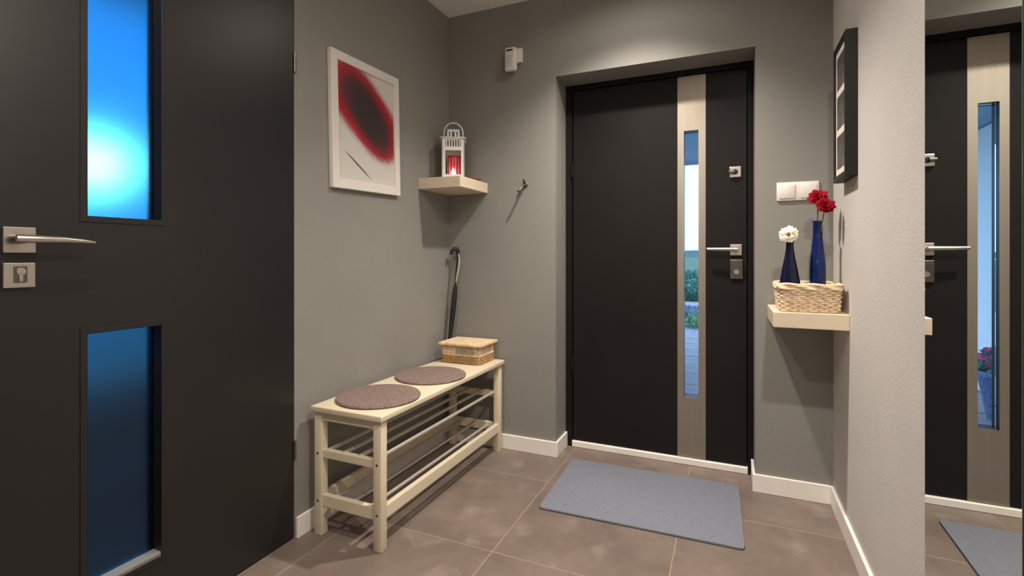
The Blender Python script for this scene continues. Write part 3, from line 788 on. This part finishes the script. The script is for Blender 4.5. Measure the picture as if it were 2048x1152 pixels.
zV = zS+0.0073
def vase(loc, prof, mat, label):
    bm = BM(); lathe(bm, prof, loc, 40)
    o = obj('vase', bm, mat, smooth=True, origin=loc)
    return tag(o, label, 'vase')
v1 = Vector((0.2236, 2.310, zV)); v2 = Vector((0.3225, 2.320, zV))
h1 = 1.125-zV; h2 = 1.205-zV
vase(v1, [(0.0, 0.0), (0.040, 0.0), (0.043, 0.006), (0.042, 0.05), (0.037, 0.105), (0.029, 0.155), (0.0195, 0.205), (0.0145, 0.240), (0.0135, h1-0.008), (0.0155, h1-0.004), (0.0150, h1), (0.0105, h1), (0.0100, 0.21), (0.0, 0.20)], M['cobalt_dark'],
     'short dark blue bottle vase with a cream flower, in the basket')
vase(v2, [(0.0, 0.0), (0.027, 0.0), (0.029, 0.005), (0.029, 0.16), (0.027, 0.195), (0.0215, 0.245), (0.0175, 0.285), (0.0162, h2-0.010), (0.0185, h2-0.006), (0.0180, h2), (0.0130, h2), (0.0125, 0.25), (0.0, 0.24)], M['cobalt'],
     'tall slim cobalt blue bottle vase with red flowers, in the basket')

def flower(name, label, head, stem_base, nrm, rad, npet, layers, mats, cat='flower', curl=0.35, eye=0.25, wid=1.0):
    """a stalk and rings of cupped petals facing nrm"""
    head, nrm = Vector(head), Vector(nrm).normalized()
    t = thing(name, label, cat, stem_base)
    sb = Vector(stem_base)
    bm = BM(); tube(bm, [sb, sb.lerp(head, 0.5)+Vector((0, 0, 0.008)), head-nrm*0.004], [0.0018, 0.002, 0.0025], 7); obj('stem', bm, M['stem'], t, smooth=True)
    a1 = nrm.orthogonal().normalized(); a2 = nrm.cross(a1)
    bm = BM(); ns = 5
    for L in range(layers):
        sc_ = 1-0.28*L
        for k in range(npet):
            th = 2*math.pi*(k+0.5*L)/npet+random.uniform(-0.08, 0.08)
            d = a1*math.cos(th)+a2*math.sin(th); w = nrm.cross(d)
            rl = rad*sc_*random.uniform(0.9, 1.05)
            rows = []
            for i in range(ns):
                f = i/(ns-1)
                hw_ = wid*rl*0.34*math.sin(math.pi*(0.16+0.78*f))
                lift = nrm*(0.002*L + rl*curl*(f**1.6)*(0.35+0.5*L) + random.uniform(-0.001, 0.001))
                c_ = head+d*(rl*f)+lift
                rows.append([bm.verts.new(c_-w*hw_+nrm*hw_*0.25), bm.verts.new(c_), bm.verts.new(c_+w*hw_+nrm*hw_*0.25)])
            for A, B in zip(rows, rows[1:]):
                bm.faces.new((A[0], A[1], B[1], B[0])); bm.faces.new((A[1], A[2], B[2], B[1]))
    po = obj('petals', bm, mats[0], t, smooth=True)
    so = po.modifiers.new('thickness', 'SOLIDIFY'); so.thickness = 0.0007
    bm = BM(); bmesh.ops.create_uvsphere(bm, u_segments=14, v_segments=8, radius=rad*eye)
    bmesh.ops.scale(bm, vec=(1, 1, 0.6), verts=bm.verts)
    bmesh.ops.rotate(bm, verts=bm.verts, cent=(0, 0, 0), matrix=nrm.to_track_quat('Z', 'Y').to_matrix())
    bmesh.ops.translate(bm, verts=bm.verts, vec=head+nrm*0.003)
    obj('centre', bm, mats[1], t, smooth=True)
    return t
flower('gerbera', 'cream gerbera in the short dark blue vase', (0.2175, 2.290, 1.151), (v1.x, v1.y, v1.z+0.205), (-0.25, -1.0, 0.28), 0.037, 16, 2, (M['petal_white'], M['flower_eye']), curl=0.05, eye=0.26)
flower('carnation', 'upper left red flower in the tall cobalt vase', (0.326, 2.336, 1.297), (v2.x-0.003, v2.y, v2.z+0.245), (-0.30, -0.85, 0.5), 0.039, 9, 4, (M['petal_red'], M['petal_red']), curl=0.8, eye=0.22, wid=1.3)
flower('carnation', 'lower right red flower in the tall cobalt vase', (0.343, 2.286, 1.258), (v2.x+0.003, v2.y, v2.z+0.245), (0.05, -0.9, 0.45), 0.037, 9, 4, (M['petal_red'], M['petal_red']), curl=0.8, eye=0.22, wid=1.3)

# ------------------------------------------------------------------ doormat
dm = thing('doormat', 'plain blue-grey pile doormat lying on the tiles before the entrance door', 'doormat', (-0.35, 2.238, 0))
dm.rotation_euler = (0, 0, R(1.4))
cx, cy = -0.35, 2.236
bm = prism(BM(), rrect(cx-0.394, cx+0.394, cy-0.270, cy+0.268, 0.018), 0.0004, 0.0025); obj('backing', bm, M['mat_edge'], dm)
bm = prism(BM(), rrect(cx-0.393, cx+0.393, cy-0.269, cy+0.267, 0.018), 0.0025, 0.009)
es = [e for e in bm.edges if all(abs(v.co.z-0.009) < 1e-6 for v in e.verts)]
bmesh.ops.bevel(bm, geom=es, offset=0.003, segments=2, profile=0.5, affect='EDGES')
obj('pile', bm, M['mat_grey'], dm, smooth=True)

# ------------------------------------------------------------------ outside, seen through the door's glass
ZG = -0.10
structure('ground', bx(-60, 60, 2.96, 260, ZG-0.30, ZG-0.02), M['lawn'], 'bluish green lawn far beyond the entrance door', 'lawn')
structure('path', bx(-1.14, 1.10, 2.96, 8.30, ZG-0.06, ZG-0.012), M['sand'], 'paved path outside the entrance door glass', 'path')
path = bpy.data.objects['path']
pm = None
for i in range(5):
    for j in range(12):
        x, y = -1.14+0.224+0.448*i, 2.97+0.22+0.444*j
        if pm is None:
            o = obj('paver', bx(x-0.218, x+0.218, y-0.216, y+0.216, ZG-0.014, ZG, 0.004, 1), M['paver'], path, origin=(x, y, ZG)); pm = o
        else:
            o = pm.copy(); COL.objects.link(o); o.location = pm.location + Vector((x-(-1.14+0.224), y-(2.97+0.22), random.uniform(-0.002, 0.002)))
structure('gravel_bed', bx(-4, 4, 8.32, 13.2, ZG-0.08, ZG-0.004), M['gravel'], 'pale gravel bed at the end of the paved path', 'gravel')
# canopy over the path and the wing of the house
cn = thing('porch_canopy', 'grey porch canopy seen at the top of the door glass', 'canopy', (-0.4, 4.6, 2.16))
obj('soffit', bx(-1.6, 1.3, 2.96, 6.25, 2.18, 2.24), M['canopy'], cn)
obj('fascia', bx(-1.6, 1.3, 6.25, 6.29, 2.14, 2.36), M['canopy'], cn)
structure('wall_wing', bx(-1.6, -1.20, 2.96, 6.6, ZG-0.02, 2.17), M['render_white'], 'white house wing wall beside the path, seen in the mirror', 'wall')
# low hills on the horizon
bm = BM(); n = 60; pts = []
for i in range(n+1):
    x = -150+300*i/n; pts.append((x, 3.2+1.6*math.sin(i*0.35)+0.8*math.sin(i*0.9+1)))
a = [bm.verts.new((x, 240, ZG-0.25)) for x, h in pts]; b_ = [bm.verts.new((x, 250, h)) for x, h in pts]; c = [bm.verts.new((x, 258, ZG-0.25)) for x, h in pts]
for i in range(n):
    bm.faces.new((a[i], a[i+1], b_[i+1], b_[i])); bm.faces.new((b_[i], b_[i+1], c[i+1], c[i])); bm.faces.new((a[i+1], a[i], c[i], c[i+1]))
bm.faces.new((a[0], b_[0], c[0])); bm.faces.new((a[n], c[n], b_[n]))
structure('hills', bm, M['hill'], 'low hazy hills on the horizon beyond the lawn', 'hills')

def leaves(c, rx, ry, rz, n, size):
    bm = BM()
    for _ in range(n):
        while True:
            v = Vector((random.uniform(-1, 1), random.uniform(-1, 1), random.uniform(-1, 1)))
            if 0.2 < v.length < 1: break
        v = v.normalized()*(v.length**0.4)
        p = Vector(c)+Vector((v.x*rx, v.y*ry, v.z*rz))
        a1 = Vector((random.gauss(0, 1), random.gauss(0, 1), random.gauss(0, 1))).normalized(); a2 = a1.orthogonal().normalized(); nn = a1.cross(a2)
        s = size*random.uniform(0.7, 1.3)
        q = [p-a1*s, p+a2*s*0.4+nn*s*0.1, p+a1*s, p-a2*s*0.4+nn*s*0.1]
        bm.faces.new([bm.verts.new(x) for x in q])
    return bm

def plant(name, label, cat, base, rx, rz, n, size, leaf, petal=None, npet=0):
    t = thing(name, label, cat, base)
    bz = Vector(base)
    bm = BM()
    for k in range(5):
        a = k*1.256; tube(bm, [bz, bz+Vector((math.cos(a)*rx*0.3, math.sin(a)*rx*0.3, rz*0.8)), bz+Vector((math.cos(a)*rx*0.6, math.sin(a)*rx*0.6, rz*1.5))], [0.012*rx/0.3, 0.008*rx/0.3, 0.003], 5)
    obj('stem', bm, M['stem'], t)
    obj('foliage', leaves(bz+Vector((0, 0, rz)), rx, rx, rz*0.95, n, size), leaf, t, kind='stuff')
    if petal: obj('blossom', leaves(bz+Vector((0, 0, rz*1.25)), rx*0.95, rx*0.95, rz*0.9, npet, size*0.8), petal, t, kind='stuff')
    return t
plant('shrub', 'dense teal-green shrub beyond the path, middle of the door glass', 'shrub', (-0.92, 13.8, ZG-0.02), 0.62, 0.40, 1500, 0.06, M['leaf_teal'])
plant('flowering_plant', 'low purple flowering plant on the gravel below the shrub', 'plant', (-0.70, 10.2, ZG-0.006), 0.30, 0.09, 260, 0.035, M['leaf_teal'], M['petal_purple'], 260)
plant('leafy_plant', 'low bright green leafy plant where the paved path ends', 'plant', (-0.52, 8.55, ZG-0.006), 0.26, 0.11, 420, 0.035, M['leaf_green'])
pt = thing('flowerpot', 'blue glazed pot on the path, seen in the mirror', 'pot', (-0.98, 4.60, ZG))
bm = BM(); lathe(bm, [(0.0, 0.0), (0.10, 0.0), (0.105, 0.01), (0.155, 0.30), (0.165, 0.31), (0.165, 0.345), (0.150, 0.345), (0.145, 0.31), (0.0, 0.30)], pt.location, 36)
obj('pot', bm, M['pot'], pt, smooth=True)
plant('petunia', 'pink flowering plant in the blue pot, seen in the mirror', 'plant', (-0.98, 4.60, ZG+0.302), 0.17, 0.10, 240, 0.030, M['leaf_teal'], M['petal_pink'], 200)
